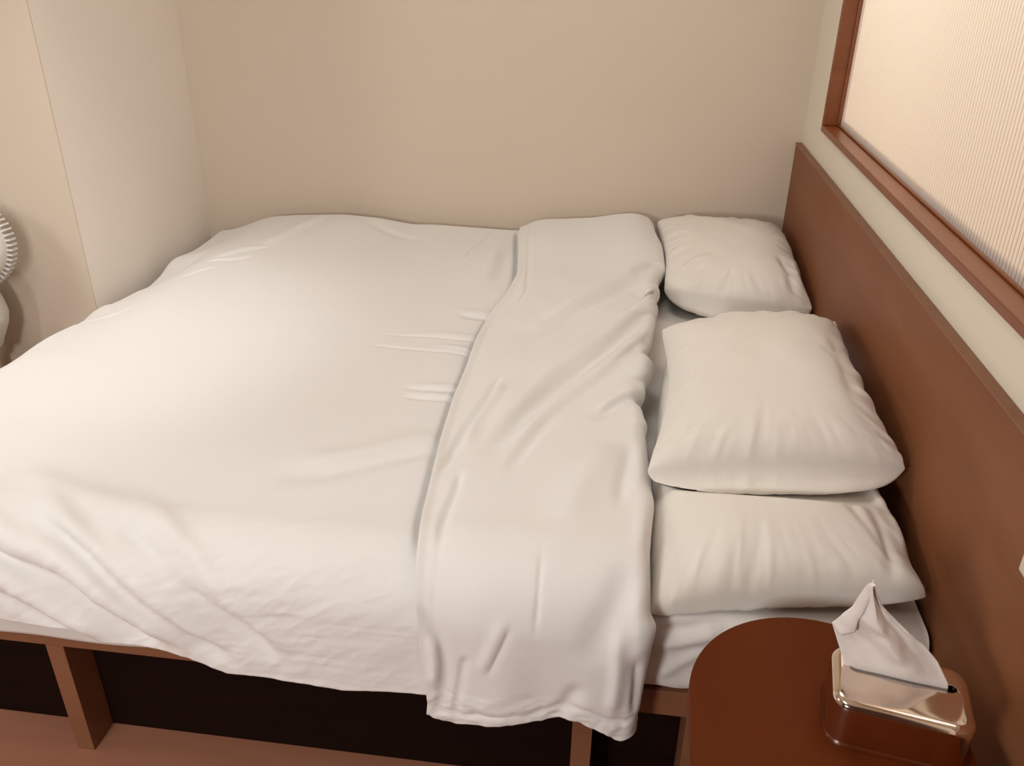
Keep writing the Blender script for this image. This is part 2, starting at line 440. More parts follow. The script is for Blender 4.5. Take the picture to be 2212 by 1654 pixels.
def build_duvet(nx=520, ny=860):
    X0, X1 = -1.475, 0.06
    qb = -(YBK - YC) ; 
    u = np.linspace(0, 1, nx); v = np.linspace(0, 1, ny)
    # x path with a roll over the foot edge
    rf = .05; Lx = .16
    s = -Lx + u * (Lx + (X1 - (X0 + rf)) )      # s<0 rolls down at the foot
    x = np.where(s >= 0, X0 + rf + s, np.where(s > -rf * PI / 2, X0 + rf - rf * np.sin(np.clip(-s / rf, 0, PI / 2)), X0))
    dx = np.where(s >= 0, 0, np.where(s > -rf * PI / 2, rf * (1 - np.cos(np.clip(-s / rf, 0, PI / 2))), rf + (-s - rf * PI / 2)))
    # y path, wall side drop first
    Lb = .13
    hz = hem_z(x)
    P = np.zeros((nx, ny, 3))
    for i in range(nx):
        xi = x[i]
        zt = float(ztop(np.array(xi), np.array(1.12)))
        qh = (zt - hz[i]) - RF + RF * PI / 2
        q = qb - Lb + v * (Lb - qb + qh)
        y, d = front_prof(q)
        over = np.clip((y - YBK), 0, None)
        yb = np.where(over > 0, YBK + RB * np.sin(np.clip(over / RB, 0, PI / 2)), y)
        db = np.where(over > 0, np.where(over < RB * PI / 2, RB * (1 - np.cos(np.clip(over / RB, 0, PI / 2))), RB + over - RB * PI / 2), 0)
        z = ztop(np.full(ny, xi), np.clip(yb, YC - RF, YBK))
        P[i, :, 0] = xi; P[i, :, 1] = yb; P[i, :, 2] = z - np.maximum(np.maximum(d, db), dx[i])
    # foot edge swings in and out
    wob = 0.010 * np.sin(P[..., 1] * 11) + 0.008 * np.sin(P[..., 1] * 23 + 1)
    P[..., 0] += wob * (1 - smoothstep(-1.47, -1.35, P[..., 0])) * (P[..., 1] < 2.1)
    # --- creases on the top
    def cr(pts, w, a, t=.3): 
        nonlocal P
        P = crease(P, pts, w, a * (.5 if a > 0 and w < .0165 else 1.15), t, True)
    cr([(-0.427,2.837,.61),(-0.447,2.71,.61),(-0.472,2.592,.61),(-0.482,2.45,.61)], .005, -.0055)
    cr([(-0.440,2.837,.61),(-0.460,2.71,.61),(-0.485,2.592,.61),(-0.495,2.45,.61)], .016, .004)
    cr([(-0.362,2.72,.61),(-0.354,2.464,.61),(-0.35,2.22,.61)], .022, -.006, .5)
    cr([(-0.395,2.663,.61),(-0.387,2.464,.61),(-0.38,2.289,.61)], .022, .005)
    cr([(-0.60,1.930,.61),(-0.549,1.924,.61),(-0.455,1.929,.61),(-0.30,1.914,.61)], .006, -.005)
    cr([(-0.50,1.945,.61),(-0.40,1.95,.61),(-0.29,1.935,.61)], .014, .006)
    cr([(-0.62,1.862,.61),(-0.53,1.850,.61),(-0.436,1.842,.61),(-0.379,1.836,.61),(-0.30,1.805,.61)], .006, -.006)
    cr([(-0.45,1.872,.61),(-0.379,1.868,.61),(-0.30,1.85,.61)], .013, .007)
    cr([(-0.42,2.084,.61),(-0.29,2.065,.61)], .014, -.007)
    cr([(-0.44,2.110,.61),(-0.29,2.10,.61)], .016, .005)
    cr([(-0.46,1.634,.61),(-0.29,1.637,.61)], .008, -.006)
    cr([(-0.46,1.655,.61),(-0.29,1.66,.61)], .011, .006)
    cr([(-0.46,1.595,.61),(-0.29,1.594,.61)], .008, -.006)
    cr([(-0.44,1.615,.61),(-0.29,1.615,.61)], .009, .005)
    cr([(-0.62,1.25,.61),(-0.508,1.292,.61),(-0.403,1.354,.61),(-0.29,1.43,.61)], .024, -.008)
    cr([(-0.62,1.29,.61),(-0.508,1.335,.61),(-0.403,1.40,.61),(-0.29,1.48,.61)], .03, .006)
    cr([(-1.27,2.41,.6),(-1.228,2.433,.6),(-1.189,2.485,.6),(-1.11,2.55,.6)], .010, -.009)
    cr([(-1.27,2.44,.6),(-1.228,2.465,.6),(-1.189,2.515,.6),(-1.12,2.57,.6)], .014, .007)
    cr([(-1.28,2.37,.6),(-1.243,2.384,.6),(-1.195,2.39,.6),(-1.125,2.436,.6)], .009, -.008)
    cr([(-1.20,2.51,.61),(-1.177,2.533,.61),(-1.122,2.591,.61),(-1.07,2.722,.61),(-1.0,2.87,.61)], .013, -.009)
    cr([(-1.20,2.56,.61),(-1.14,2.62,.61),(-1.09,2.745,.61),(-1.03,2.87,.61)], .022, .005)
    cr([(-1.30,2.23,.6),(-1.276,2.251,.6),(-1.249,2.285,.6),(-1.2,2.32,.6)], .008, -.005)
    cr([(-1.40,2.20,.59),(-1.375,2.297,.59),(-1.353,2.441,.59),(-1.30,2.60,.59)], .02, -.006)
    cr([(-.90,2.88,.6),(-.87,2.80,.6),(-.72,2.70,.6),(-.62,2.66,.6)], .02, -.004)
    cr([(-1.47,1.93,.59),(-1.38,1.95,.6),(-1.30,2.02,.6)], .012, -.005)
    hl = [(-.346,2.86,.62),(-.346,2.783,.62),(-.294,2.357,.62),(-.304,2.20,.62),(-.330,2.034,.62),(-.335,1.886,.62),(-.330,1.731,.62),(-.331,1.573,.62),(-.324,1.419,.62),(-.314,1.287,.62),(-.308,1.186,.61),(-.290,1.08,.60)]
    P = crease(P, hl, .009, -.011, .04, True)
    # --- big diagonal folds at the front corner (in 3-D on the roll and the face)
    def cf(pts, w, a, t=.2):
        nonlocal P
        P = crease(P, pts, w, a * 1.25, t, False)
    y_ = YC - RF
    def tr(l): return [(x_, min(yy + (0.0), 9), zz) for x_, yy, zz in l]
    cf([(-1.25,1.13,.59),(-1.12,1.07,.575),(-1.018,y_,.540),(-.933,y_,.502),(-.854,y_,.448),(-.78,y_,.398),(-.72,y_,.36)], .026, -.020)
    cf([(-1.18,1.16,.6),(-1.08,1.09,.585),(-.99,1.06,.565),(-.90,y_,.540),(-.821,y_,.485),(-.739,y_,.425),(-.66,y_,.38)], .026, .016)
    cf([(-1.02,1.17,.6),(-.90,1.09,.585),(-.851,1.06,.57),(-.779,y_,.528),(-.70,y_,.455),(-.625,y_,.375)], .020, .013)
    cf([(-1.0,1.12,.59),(-.884,1.06,.562),(-.813,y_,.506),(-.748,y_,.450),(-.678,y_,.397),(-.60,y_,.355)], .016, -.012)
    cf([(-1.25,1.06,.55),(-1.12,y_,.535),(-1.034,y_,.505),(-.952,y_,.452),(-.895,y_,.420),(-.82,y_,.385)], .024, .013)
    cf([(-1.15,y_,.48),(-1.047,y_,.461),(-.991,y_,.429),(-.933,y_,.401),(-.855,y_,.380)], .016, -.008)
    cf([(-.80,1.15,.6),(-.695,1.08,.585),(-.650,1.05,.55),(-.600,y_,.50),(-.56,y_,.455),(-.50,y_,.40)], .018, .008)
    cf([(-.85,1.12,.59),(-.763,1.07,.575),(-.715,y_,.54),(-.648,y_,.487),(-.585,y_,.43),(-.52,y_,.36)], .015, -.009)
    cf([(-1.10,1.22,.6),(-.95,1.17,.6),(-.80,1.14,.59),(-.68,1.10,.585)], .03, .006)
    # --- small crinkles at the front
    X = P[..., 0]; Y = P[..., 1]; Z = P[..., 2]
    t = (YC - Y) + (0.6 - Z)                      # rough path along the front
    a = X * .80 - t * .60; b = X * .60 + t * .80
    msk = smoothstep(-.12, .12, t) * (1 - smoothstep(-.55, -.30, X) * .55)
    c1 = fbm(a * 26, b * 60, 3)
    ridged = (1 - np.abs(fbm(a * 13 + 5, b * 34 + 2, 2))) ** 3
    c2 = fbm(X * 10, Z * 75, 2) * smoothstep(-.85, -.5, X)
    N = grid_normals(P)
    h = msk * (0.0008 * c1 + 0.0008 * ridged + 0.0009 * c2)
    h += 0.0035 * smoothstep(0, .2, t) * fbm(X * 5 + t * 4, t * 7, 2)
    P = P + N * h[..., None]
    # the cloth must keep off the wall side
    P[..., 1] = np.minimum(P[..., 1], YB - .008)
    return P

dv = empty('duvet', (-.6, 1.98, .52), 'white duvet spread over the bed with its head end turned back', 'duvet')
Pd = build_duvet()
n0, n1 = Pd.shape[:2]
o = mesh_np('duvet_cover', Pd.reshape(-1, 3), grid_faces(n0, n1)[:, ::-1], M_white, dv)
sm = o.modifiers.new('thick', 'SOLIDIFY'); sm.thickness = .004; sm.offset = -1

# turned-back fold (the double strip)
def build_fold(ns=360, nv=900):
    r = .135; yc = YC
    qb = -(YBK + .01 - yc) - .13
    kq = lambda y: yc - y
    # left hem and right fold as functions of q (path towards the front)
    face = r * PI / 2          # q where the vertical face starts (z ~ .64-r)
    def qz(z): return face + (.64 - r - z)
    qL = [qb, kq(2.783), kq(2.357), kq(2.20), kq(2.034), kq(1.886), kq(1.731), kq(1.573), kq(1.419), kq(1.287), kq(1.186), qz(.557), qz(.447), qz(.34), qz(.30)]
    xL = [-.345, -.342, -.290, -.300, -.326, -.331, -.326, -.327, -.320, -.310, -.304, -.286, -.278, -.272, -.276]
    qR = [qb, kq(2.80), kq(2.672), kq(2.498), kq(2.40), kq(2.266), kq(2.16), kq(2.04), kq(1.925), kq(1.85), kq(1.775), kq(1.681), kq(1.58), kq(1.434), kq(1.339), kq(1.148), qz(.577), qz(.55), qz(.50), qz(.398), qz(.343), qz(.30)]
    xR = [.112, .118, .140, .142, .118, .112, .117, .104, .088, .095, .092, .064, .078, .084, .090, .088, .092, .104, .100, .097, .093, .088]
    hx = [-.30, -.27, -.245, -.22, -.17, -.114, -.06, -.019, .004, .028, .055, .075, .085, .11]
    hzv = [.322, .316, .303, .297, .309, .321, .330, .345, .345, .335, .330, .318, .316, .33]
    P = np.zeros((ns, nv, 3))
    # cross profile: s in [0,1]: 0 left hem, .9 right crest, then curl down and under
    s = np.linspace(0, 1, ns)
    for j, vv in enumerate(np.linspace(0, 1, nv)):
        pass
    v = np.linspace(0, 1, nv)
    q0 = qb
    sa = .86
    for i, si in enumerate(s):
        t = min(si / sa, 1.0)
        # hem drop for this column (iterate once: x near the hem)
        xh = -.275 + t * (.085 + .275)
        qh = face + (.64 - r - float(np.interp(xh, hx, hzv)))
        q = q0 + v * (qh - q0)
        xl = np.interp(q, qL, xL); xr = np.interp(q, qR, xR)
        k = np.ones(9) / 9
        xl = np.convolve(np.pad(xl, 4, 'edge'), k, 'valid'); xr = np.convolve(np.pad(xr, 4, 'edge'), k, 'valid')
        rr = .030                                   # roll radius of the right fold
        wr = xr - rr
        if si <= sa:
            x = xl + (wr - xl) * t; low = np.zeros(nv)
            out = 0
        else:
            a = (si - sa) / (1 - sa) * (PI * .80)
            x = wr + rr * math.sin(a); low = np.full(nv, rr * (1 - math.cos(a)) * 1.15)
        y, d = front_prof(q, yc, r)
        over = np.clip(y - (YBK), 0, None)
        yb = np.where(over > 0, YBK + RB * np.sin(np.clip(over / RB, 0, PI / 2)), y)
        db = np.where(over > 0, np.where(over < RB * PI / 2, RB * (1 - np.cos(np.clip(over / RB, 0, PI / 2))), RB + over - RB * PI / 2), 0)
        base = ztop(x, np.clip(yb, YC - RF, YBK))
        lift = .020 + .004 * smoothstep(0, .25, t) + .004 * (1 - smoothstep(0, .05, t)) 
        # back silhouette rises towards the pillows
        zbk = sinterp(x, [-.342, -.30, -.255, -.18, -.097, -.02, .042, .09, .12], [.627, .652, .664, .668, .674, .690, .697, .686, .665], .014)
        wb = smoothstep(2.25, 2.82, yb)
        z = (base + lift) * (1 - wb) + zbk * wb
        P[i, :, 0] = x
        ang = np.clip(q / r, 0, PI / 2); ang = np.where(q < 0, 0, ang)
        P[i, :, 1] = yb + low * np.sin(ang)
        P[i, :, 2] = z - np.maximum(d, db) - low * np.cos(ang)
    def cr(pts, w, a, t=.3):
        nonlocal P
        P = crease(P, pts, w, a * (1.5 if w > .0125 else 1.15), t, True)
    def cf(pts, w, a, t=.3):
        nonlocal P
        P = crease(P, pts, w, a, t, False)
    # wide diagonal folds
    cr([(.15,2.55,0),(.103,2.50,0),(-.032,2.30,0),(-.168,2.06,0),(-.24,1.93,0)], .030, .009)
    cr([(.15,2.50,0),(.124,2.455,0),(-.003,2.25,0),(-.138,2.015,0),(-.217,1.87,0)], .020, -.009)
    cr([(.13,2.20,0),(.074,2.160,0),(-.026,1.937,0),(-.116,1.763,0),(-.195,1.545,0),(-.255,1.40,0)], .028, .011, .2)
    cr([(.13,2.14,0),(.085,2.090,0),(.0,1.89,0),(-.085,1.71,0),(-.168,1.503,0),(-.235,1.34,0)], .018, -.012, .2)
    cr([(.12,2.07,0),(.097,2.03,0),(-.011,1.76,0),(-.103,1.58,0),(-.169,1.41,0),(-.20,1.30,0)], .018, .009)
    cr([(.12,1.76,0),(.065,1.68,0),(.015,1.61,0),(-.035,1.53,0)], .016, .007)
    cr([(.12,1.71,0),(.065,1.645,0),(.015,1.578,0),(-.04,1.50,0)], .014, -.008)
    cr([(.13,2.03,0),(.096,1.98,0),(.03,1.82,0),(-.02,1.74,0)], .012, -.008)
    cr([(.13,2.36,0),(.10,2.30,0),(.05,2.15,0),(.0,2.05,0)], .010, -.007)
    cr([(.14,2.40,0),(.11,2.33,0),(.06,2.20,0)], .014, .008)
    for yy, aa in ((2.47,-.010),(2.39,.008),(2.31,-.009),(2.22,.008),(2.15,-.008),(2.0,.008),(1.93,-.009),(1.86,.006),(1.79,-.008),(1.60,.006)):
        cr([(.03,yy-.10,0),(.075,yy-.05,0),(.11,yy,0),(.16,yy+.02,0)], .012, aa * .75, .35)
    cr([(-.10,1.55,0),(-.14,1.42,0),(-.18,1.28,0)], .012, -.005)
    cr([(.02,1.45,0),(-.03,1.30,0),(-.07,1.15,0)], .03, .006)
    cr([(.055,1.45,0),(.04,1.33,0),(.03,1.22,0)], .014, -.006)
    cr([(.09,1.33,0),(.075,1.22,0),(.068,1.12,0)], .012, .006)
    # band beside the hem: inner seam line
    cr([(-.305,2.86,0),(-.298,2.709,0),(-.268,2.456,0),(-.255,2.295,0),(-.25,2.20,0)], .007, -.007, .12)
    cr([(-.241,2.298,0),(-.250,2.236,0),(-.258,2.122,0)], .004, -.004)
    cr([(-.235,1.70,0),(-.244,1.667,0),(-.262,1.543,0),(-.278,1.447,0),(-.286,1.354,0),(-.296,1.27,0)], .008, -.010, .2)
    cr([(-.228,1.66,0),(-.245,1.543,0),(-.262,1.447,0),(-.268,1.354,0)], .014, .006, .2)
    cr([(-.256,1.30,0),(-.258,1.227,0),(-.262,1.159,0),(-.255,1.10,0)], .008, -.008, .2)
    yf = yc - r
    cf([(-.262,1.16,.63),(-.260,1.10,.62),(-.257,1.055,.59),(-.257,yf,.54),(-.258,yf,.51)], .006, -.007, .15)
    cf([(-.288,yf+.01,.555),(-.274,yf,.532),(-.250,yf,.492),(-.238,yf,.43),(-.245,yf,.35),(-.258,yf,.304)], .010, -.009, .15)
    cf([(-.262,yf,.50),(-.256,yf,.44),(-.260,yf,.36)], .012, .008, .3)
    cf([(-.09,1.12,.63),(-.088,1.05,.58),(-.090,yf,.50)], .005, -.004)
    cf([(-.126,yf,.54),(-.143,yf,.487),(-.170,yf,.410)], .008, -.005)
    cf([(-.135,yf,.55),(-.155,yf,.487),(-.182,yf,.410)], .012, .004)
    cf([(-.200,yf,.46),(-.207,yf,.43),(-.216,yf,.37),(-.226,yf,.30)], .008, -.006, .15)
    cf([(.055,1.12,.63),(.045,1.06,.59),(.015,yf,.53),(.0,yf,.45)], .028, -.010)
    cf([(.076,1.07,.6),(.071,yf,.56),(.074,yf,.52)], .010, .008)
    cf([(.038,yf,.56),(.046,yf,.47),(.045,yf,.40),(.04,yf,.34)], .012, .008)
    cf([(.068,yf,.50),(.078,yf,.46),(.085,yf,.40),(.085,yf,.34)], .012, -.010)
    cf([(-.065,yf,.31),(-.045,yf,.345),(-.020,yf,.40),(-.008,yf,.43)], .014, -.008)
    cf([(-.28,yf,.325),(-.245,yf,.316),(-.158,yf,.326),(-.097,yf,.334),(-.017,yf,.366),(.046,yf,.348),(.10,yf,.345)], .007, -.005, .08)
    X = P[..., 0]; Y = P[..., 1]; Z = P[..., 2]
    t = np.clip(YC - Y, 0, 9) + np.clip(.62 - Z, 0, 9)
    N = grid_normals(P)
    h = .004 * smoothstep(0, .3, t) * fbm(X * 9, t * 3 + 2, 2) + .0035 * fbm(X * 4 + Y * 1.5, Y * 4 - X * 1.0 + 9, 2)
    low = smoothstep(.40, .33, Z) if False else 1 - smoothstep(.33, .40, Z)
    h += low * (.0035 * fbm(X * 22, Z * 40, 3))
    h += .0045 * (1 - smoothstep(.33, .55, Z)) * np.sin(X * 36 + 1.1)
    P = P + N * h[..., None]
    P[..., 1] = np.minimum(P[..., 1], YB - .005)
    return P
Pf = build_fold()
n0, n1 = Pf.shape[:2]
o = mesh_np('turned_back_fold', Pf.reshape(-1, 3), grid_faces(n0, n1)[:, ::-1], M_white, dv)
sm = o.modifiers.new('thick', 'SOLIDIFY'); sm.thickness = .0035; sm.offset = -1

FLIP = 1.0
# ------------------------------------------------------------------ pillows
def pillow(name, corners, mids, htop, hbot, seed, label, creases=(), n=150, wr=1.0, peak=(0, 0), zcap=None, zflo=None, bul=.01):
    """8-node outline: corners (FL, FR, BR, BL), mids (F, R, B, L)"""
    c = np.array(corners, float); m = np.array(mids, float)
    s = np.linspace(-1, 1, n)
    s = np.sign(s) * (1 - (1 - np.abs(s)) ** 1.35)        # denser at the rim
    U, V = np.meshgrid(s, s, indexing='ij')
    cs = [(-1, -1), (1, -1), (1, 1), (-1, 1)]
    B = np.zeros((n, n, 3))
    for k, (a, b) in enumerate(cs):
        w = .25 * (1 + a * U) * (1 + b * V) * (a * U + b * V - 1)
        B += w[..., None] * c[k]
    ms = [(0, -1), (1, 0), (0, 1), (-1, 0)]
    for k, (a, b) in enumerate(ms):
        w = .5 * (1 - U ** 2) * (1 + b * V) if a == 0 else .5 * (1 - V ** 2) * (1 + a * U)
        B += w[..., None] * m[k]
    pu = 1 - np.abs(U - peak[0] * (1 - U ** 2)) ** 2.6; pv = 1 - np.abs(V - peak[1] * (1 - V ** 2)) ** 2.6
    dome = (np.clip(pu, 0, 1) * np.clip(pv, 0, 1)) ** .45
    cc = B.mean((0, 1)); cw = (np.abs(U) * np.abs(V)) ** 10 * .018
    B[..., :2] += (cc[:2] - B[..., :2]) * cw[..., None]
    rs = np.random.RandomState(seed); ox, oy = rs.rand(2) * 50
    edge = 1 - smoothstep(.0, .45, np.minimum(1 - np.abs(U), 1 - np.abs(V)))
    ang = np.arctan2(V, U)
    rad = np.sqrt(U ** 2 + V ** 2)
    wrk = wr * (.006 * edge * fbm(ang * 7 + ox, rad * 2 + oy, 3) + .004 * fbm(U * 1.6 + ox, V * 2.0 + oy, 2))
    rimw = smoothstep(0, .10, dome)
    bulge = smoothstep(0, .40, dome) * np.sign(V) * np.abs(V) ** 5
    T = B.copy(); T[..., 2] += htop * dome + wrk * rimw
    D = B.copy(); D[..., 2] -= hbot * dome ** .75 - .5 * wrk * rimw
    if zcap: T[..., 2] = np.minimum(T[..., 2], zcap(T[..., 1]) - .004 * (1 - dome))
    if zflo: D[..., 2] = np.maximum(D[..., 2], zflo(D[..., 1]))
    D[..., 1] += bul * np.where(V < 0, bulge, 0)
    for pts, w_, a_ in creases:
        T = crease(T, pts, w_, a_, .3, False)
    # closed mesh; the seam rim carries a narrow flange
    VT = T.reshape(-1, 3); VD = D.reshape(-1, 3)
    F = list(map(tuple, grid_faces(n, n)))
    F += [tuple(int(i) + n * n for i in f[::-1]) for f in grid_faces(n, n)]
    V = np.vstack([VT, VD])
    me = bpy.data.meshes.new(name); me.from_pydata([tuple(p) for p in V], [], F)
    bm = bmesh.new(); bm.from_mesh(me); bmesh.ops.remove_doubles(bm, verts=bm.verts, dist=.0002)
    bmesh.ops.recalc_face_normals(bm, faces=bm.faces); bm.to_mesh(me); bm.free()
    o = link(name, me, M_pillow, None)
    return tag(o, label, 'pillow')

# front pillow, lying flat under the one on top
pillow('pillow', [(.088, 1.085, .528), (.533, 1.135, .575), (.530, 1.93, .575), (.146, 2.06, .570)],
       [(.27, 1.118, .555), (.508, 1.42, .580), (.33, 1.97, .57), (.100, 1.50, .565)],
       .110, .050, 3, 'white pillow nearest the nightstand, lying flat under the middle pillow',
       [([(.12,1.10,.60),(.20,1.12,.63),(.28,1.13,.64)], .012, -.010),
        ([(.13,1.08,.58),(.22,1.10,.61),(.30,1.12,.63)], .010, .008),
        ([(.33,1.11,.62),(.36,1.13,.635),(.40,1.16,.65)], .012, -.010),
        ([(.47,1.12,.60),(.47,1.22,.65),(.44,1.36,.67)], .012, -.009),
        ([(.50,1.18,.60),(.49,1.28,.63),(.48,1.40,.64)], .012, .010),
        ([(.40,1.30,.67),(.44,1.22,.66),(.48,1.16,.63)], .009, -.008)], peak=(0, -.05), zcap=lambda y: .72 - .085 * smoothstep(1.175, 1.31, y), zflo=lambda y: y * 0 + .522)
# middle pillow on top
pillow('pillow', [(.076, 1.315, .655), (.532, 1.345, .685), (.536, 2.001, .695), (.112, 1.892, .690)],
       [(.275, 1.325, .680), (.506, 1.604, .700), (.335, 1.93, .700), (.122, 1.60, .68)],
       .088, .085, 11, 'white pillow in the middle of the row, resting on top of the front pillow',
       [([(.10,1.36,.69),(.16,1.37,.72),(.22,1.36,.72)], .010, -.009),
        ([(.45,1.42,.76),(.46,1.60,.765),(.47,1.78,.76)], .016, -.007),
        ([(.42,1.66,.775),(.45,1.63,.77),(.48,1.61,.75)], .011, -.006),
        ([(.45,1.90,.74),(.49,1.93,.73),(.52,1.96,.70)], .010, -.009),
        ([(.47,1.40,.73),(.50,1.38,.71),(.52,1.36,.69)], .008, -.007)], zflo=lambda y: y * 0 + .640, bul=.050)
# back pillow
pillow('pillow', [(.138, 2.40, .600), (.537, 2.245, .625), (.531, 2.84, .665), (.119, 2.868, .665)],
       [(.345, 2.30, .600), (.527, 2.524, .650), (.334, 2.862, .668), (.145, 2.63, .64)],
       .075, .10, 23, 'small looking white pillow against the back wall, furthest from the nightstand',
       [([(.16,2.36,.63),(.20,2.40,.66),(.27,2.42,.68)], .014, -.012),
        ([(.17,2.41,.65),(.22,2.45,.68),(.28,2.47,.70)], .012, .009),
        ([(.30,2.31,.62),(.31,2.35,.66),(.33,2.40,.68)], .009, -.006),
        ([(.49,2.26,.64),(.48,2.38,.68),(.46,2.48,.70)], .012, -.011),
        ([(.51,2.28,.63),(.505,2.38,.67),(.50,2.50,.68)], .010, .009)], zflo=lambda y: y * 0 + .523, bul=.03)

# ------------------------------------------------------------------ nightstand (stadium shaped top)
nst = empty('nightstand', (.312, .60, 0), 'reddish brown nightstand with rounded top beside the bed', 'nightstand')
def stadium(cx, ya, yb, r, k=40):
    pts = []
    for t in np.linspace(0, PI, k): pts.append((cx + r * math.cos(t), yb + r * math.sin(t)))
    for t in np.linspace(PI, 2 * PI, k): pts.append((cx + r * math.cos(t), ya + r * math.sin(t)))
    return pts
def prism(name, pts, z0, z1, mat, parent, bev=.003):
    bm = bmesh.new()
    a = [bm.verts.new((x, y, z0)) for x, y in pts]; b = [bm.verts.new((x, y, z1)) for x, y in pts]
    n = len(pts); bm.faces.new(a[::-1]); bm.faces.new(b)
    for i in range(n): bm.faces.new((a[i], a[(i + 1) % n], b[(i + 1) % n], b[i]))
    if bev:
        ed = [e for e in bm.edges if abs(e.verts[0].co.z - e.verts[1].co.z) < 1e-6]
        bmesh.ops.bevel(bm, geom=ed, offset=bev, segments=3, profile=.5, affect='EDGES')
    me = bpy.data.meshes.new(name); bm.to_mesh(me); bm.free()
    o = link(name, me, mat, parent, False); return o
prism('tabletop', stadium(.312, .52, .857, .175), .572, .600, M_table, nst, .003)
prism('body', stadium(.312, .54, .80, .125), .03, .572, M_table, nst, .002)
prism('foot', stadium(.312, .54, .80, .105), .0005, .03, M_dark, nst, 0)

# ------------------------------------------------------------------ tissue box
TB = empty('tissue_box', (.3925, .841, .6005), 'shiny metal tissue box with a slot on the nightstand', 'tissue box', None, math.radians(-9.8))
def rrect(hx, hy, r, n=96):
    """rounded rectangle sampled by angle"""
    out = []
    for t in np.linspace(0, 2 * PI, n, endpoint=False) + 1e-4:
        dx, dy = math.cos(t), math.sin(t)
        lo_, hi_ = 0, 1.0
        for _ in range(40):
            m_ = (lo_ + hi_) / 2; x, y = abs(dx * m_), abs(dy * m_)
            qx, qy = x - (hx - r), y - (hy - r)
            d = math.hypot(max(qx, 0), max(qy, 0)) + min(max(qx, qy), 0) - r
            if d > 0: hi_ = m_
            else: lo_ = m_
        out.append((dx * lo_, dy * lo_))
    return np.array(out)
def boxloops(hx, hy, r, h, re):
    L = []
    def add(inset, z):
        p = rrect(hx - inset, hy - inset, max(r - inset, .004)); L.append(np.column_stack([p, np.full(len(p), z)]))
    add(.004, 0); add(.0, .003); add(-.0015, .006); add(.0008, .009); add(0.001, .011)
    for z in np.linspace(.014, h - re, 8): add(.001 + .0, z)
    for a in np.linspace(0, PI / 2, 9)[1:]: add(.001 + re * (1 - math.cos(a)), h - re + re * math.sin(a))
    return L
H_ = .075; hx, hy = .084, .057
L = boxloops(hx, hy, .026, H_, .012)
top = L[-1]
slot = rrect(.064, .0075, .0074)
slot3 = np.column_stack([slot[:, 0] + .002, slot[:, 1] + .012, np.full(len(slot), H_)])
for k in np.linspace(0, 1, 7)[1:-1]:
    q = top * (1 - k) + slot3 * k; L.append(q)
L.append(slot3 + [0, 0, .0004]); s2 = slot3.copy(); s2[:, 2] = H_ - .002; L.append(s2); s3 = slot3.copy(); s3[:, 2] = H_ - .006; L.append(s3)
A = np.array(L); nl, na = A.shape[:2]
F = list(map(tuple, grid_faces(nl, na, False, True))); F.append(tuple(range(na))[::-1])
o = mesh_np('box_body', A.reshape(-1, 3), F, M_metal, TB, True, True)
s4 = slot3.copy(); s4[:, :2] = (s4[:, :2] - [.002, .012]) * 1.12 + [.002, .012]; s4[:, 2] = H_ - .007
s5 = s4.copy(); s5[:, 2] = .02
Vs = np.vstack([s4, s5]); Fs = list(map(tuple, grid_faces(2, na, False, True)[:, ::-1])); Fs.append(tuple(range(na, 2 * na)))
mesh_np('slot_liner', Vs, Fs, M_black, TB, False, True)

# tissue standing out of the slot
def tissue():
    lt = np.array([0, .10, .30, .50, .70, .86, .95, 1.0])
    Lx = np.interp
    Lp = np.array([(.330, .662), (.322, .690), (.303, .735), (.310, .757), (.318, .775), (.3235, .812), (.325, .824), (.3292, .829)])
    Rp = np.array([(.452, .655), (.449, .680), (.432, .708), (.408, .736), (.375, .764), (.349, .789), (.336, .812), (.3305, .828)])
    nt_, nu_ = 70, 60
    t = np.linspace(0, 1, nt_); u = np.linspace(0, 1, nu_)
    lx = np.interp(t, lt, Lp[:, 0]); lz = np.interp(t, lt, Lp[:, 1]); rx = np.interp(t, lt, Rp[:, 0]); rz = np.interp(t, lt, Rp[:, 1])
    P = np.zeros((nu_, nt_, 3))
    Uu, Tt = np.meshgrid(u, t, indexing='ij')
    P[..., 0] = lx * (1 - Uu) + rx * Uu; P[..., 2] = lz * (1 - Uu) + rz * Uu
    basey = .866 - (P[..., 0] - .33) * .17
    fold = .014 * np.sin(Uu * 7.0 + Tt * 2.5) * (1 - Tt) ** .5 * smoothstep(0, .35, Tt)
    sharp = .010 * (np.abs(((Uu * 2.3 + Tt * .6) % 1) - .5) - .25) * smoothstep(0, .3, Tt)
    P[..., 1] = basey - .020 * Tt + fold + sharp + .004 * fbm(Uu * 4, Tt * 5, 2) * smoothstep(0, .3, Tt)
    V = P.reshape(-1, 3); F = list(map(tuple, grid_faces(nu_, nt_)))
    # folded over flap on the left
    tl = np.linspace(0, 1, 40)
    Q = np.zeros((12, 40, 3))
    ax = np.interp(tl, [0, .35, 1], [.303, .318, .3285]); az = np.interp(tl, [0, .35, 1], [.722, .775, .828])
    w = np.interp(tl, [0, .12, .4, .7, 1], [.012, .022, .014, .010, .001])
    for i, k in enumerate(np.linspace(0, 1, 12)):
        tt = .30 + .70 * tl
        ex = np.interp(tt, t, P[0, :, 0]); ey = np.interp(tt, t, P[0, :, 1]); ez = np.interp(tt, t, P[0, :, 2])
        Q[i, :, 0] = ex + w * k; Q[i, :, 2] = ez - .008 * k * (1 - tl)
        Q[i, :, 1] = ey - .0008 - .012 * np.sin(k * PI * .55) * (1 - .6 * tl)
    n = len(V); F += [tuple(int(x) + n for x in f) for f in grid_faces(12, 40)]
    V = np.vstack([V, Q.reshape(-1, 3)])
    o = mesh_np('tissue', V, F, M_tissue)
    m = o.modifiers.new('t', 'SOLIDIFY'); m.thickness = .0006; m.offset = 0
    return tag(o, 'white paper tissue sticking up out of the metal box', 'tissue')
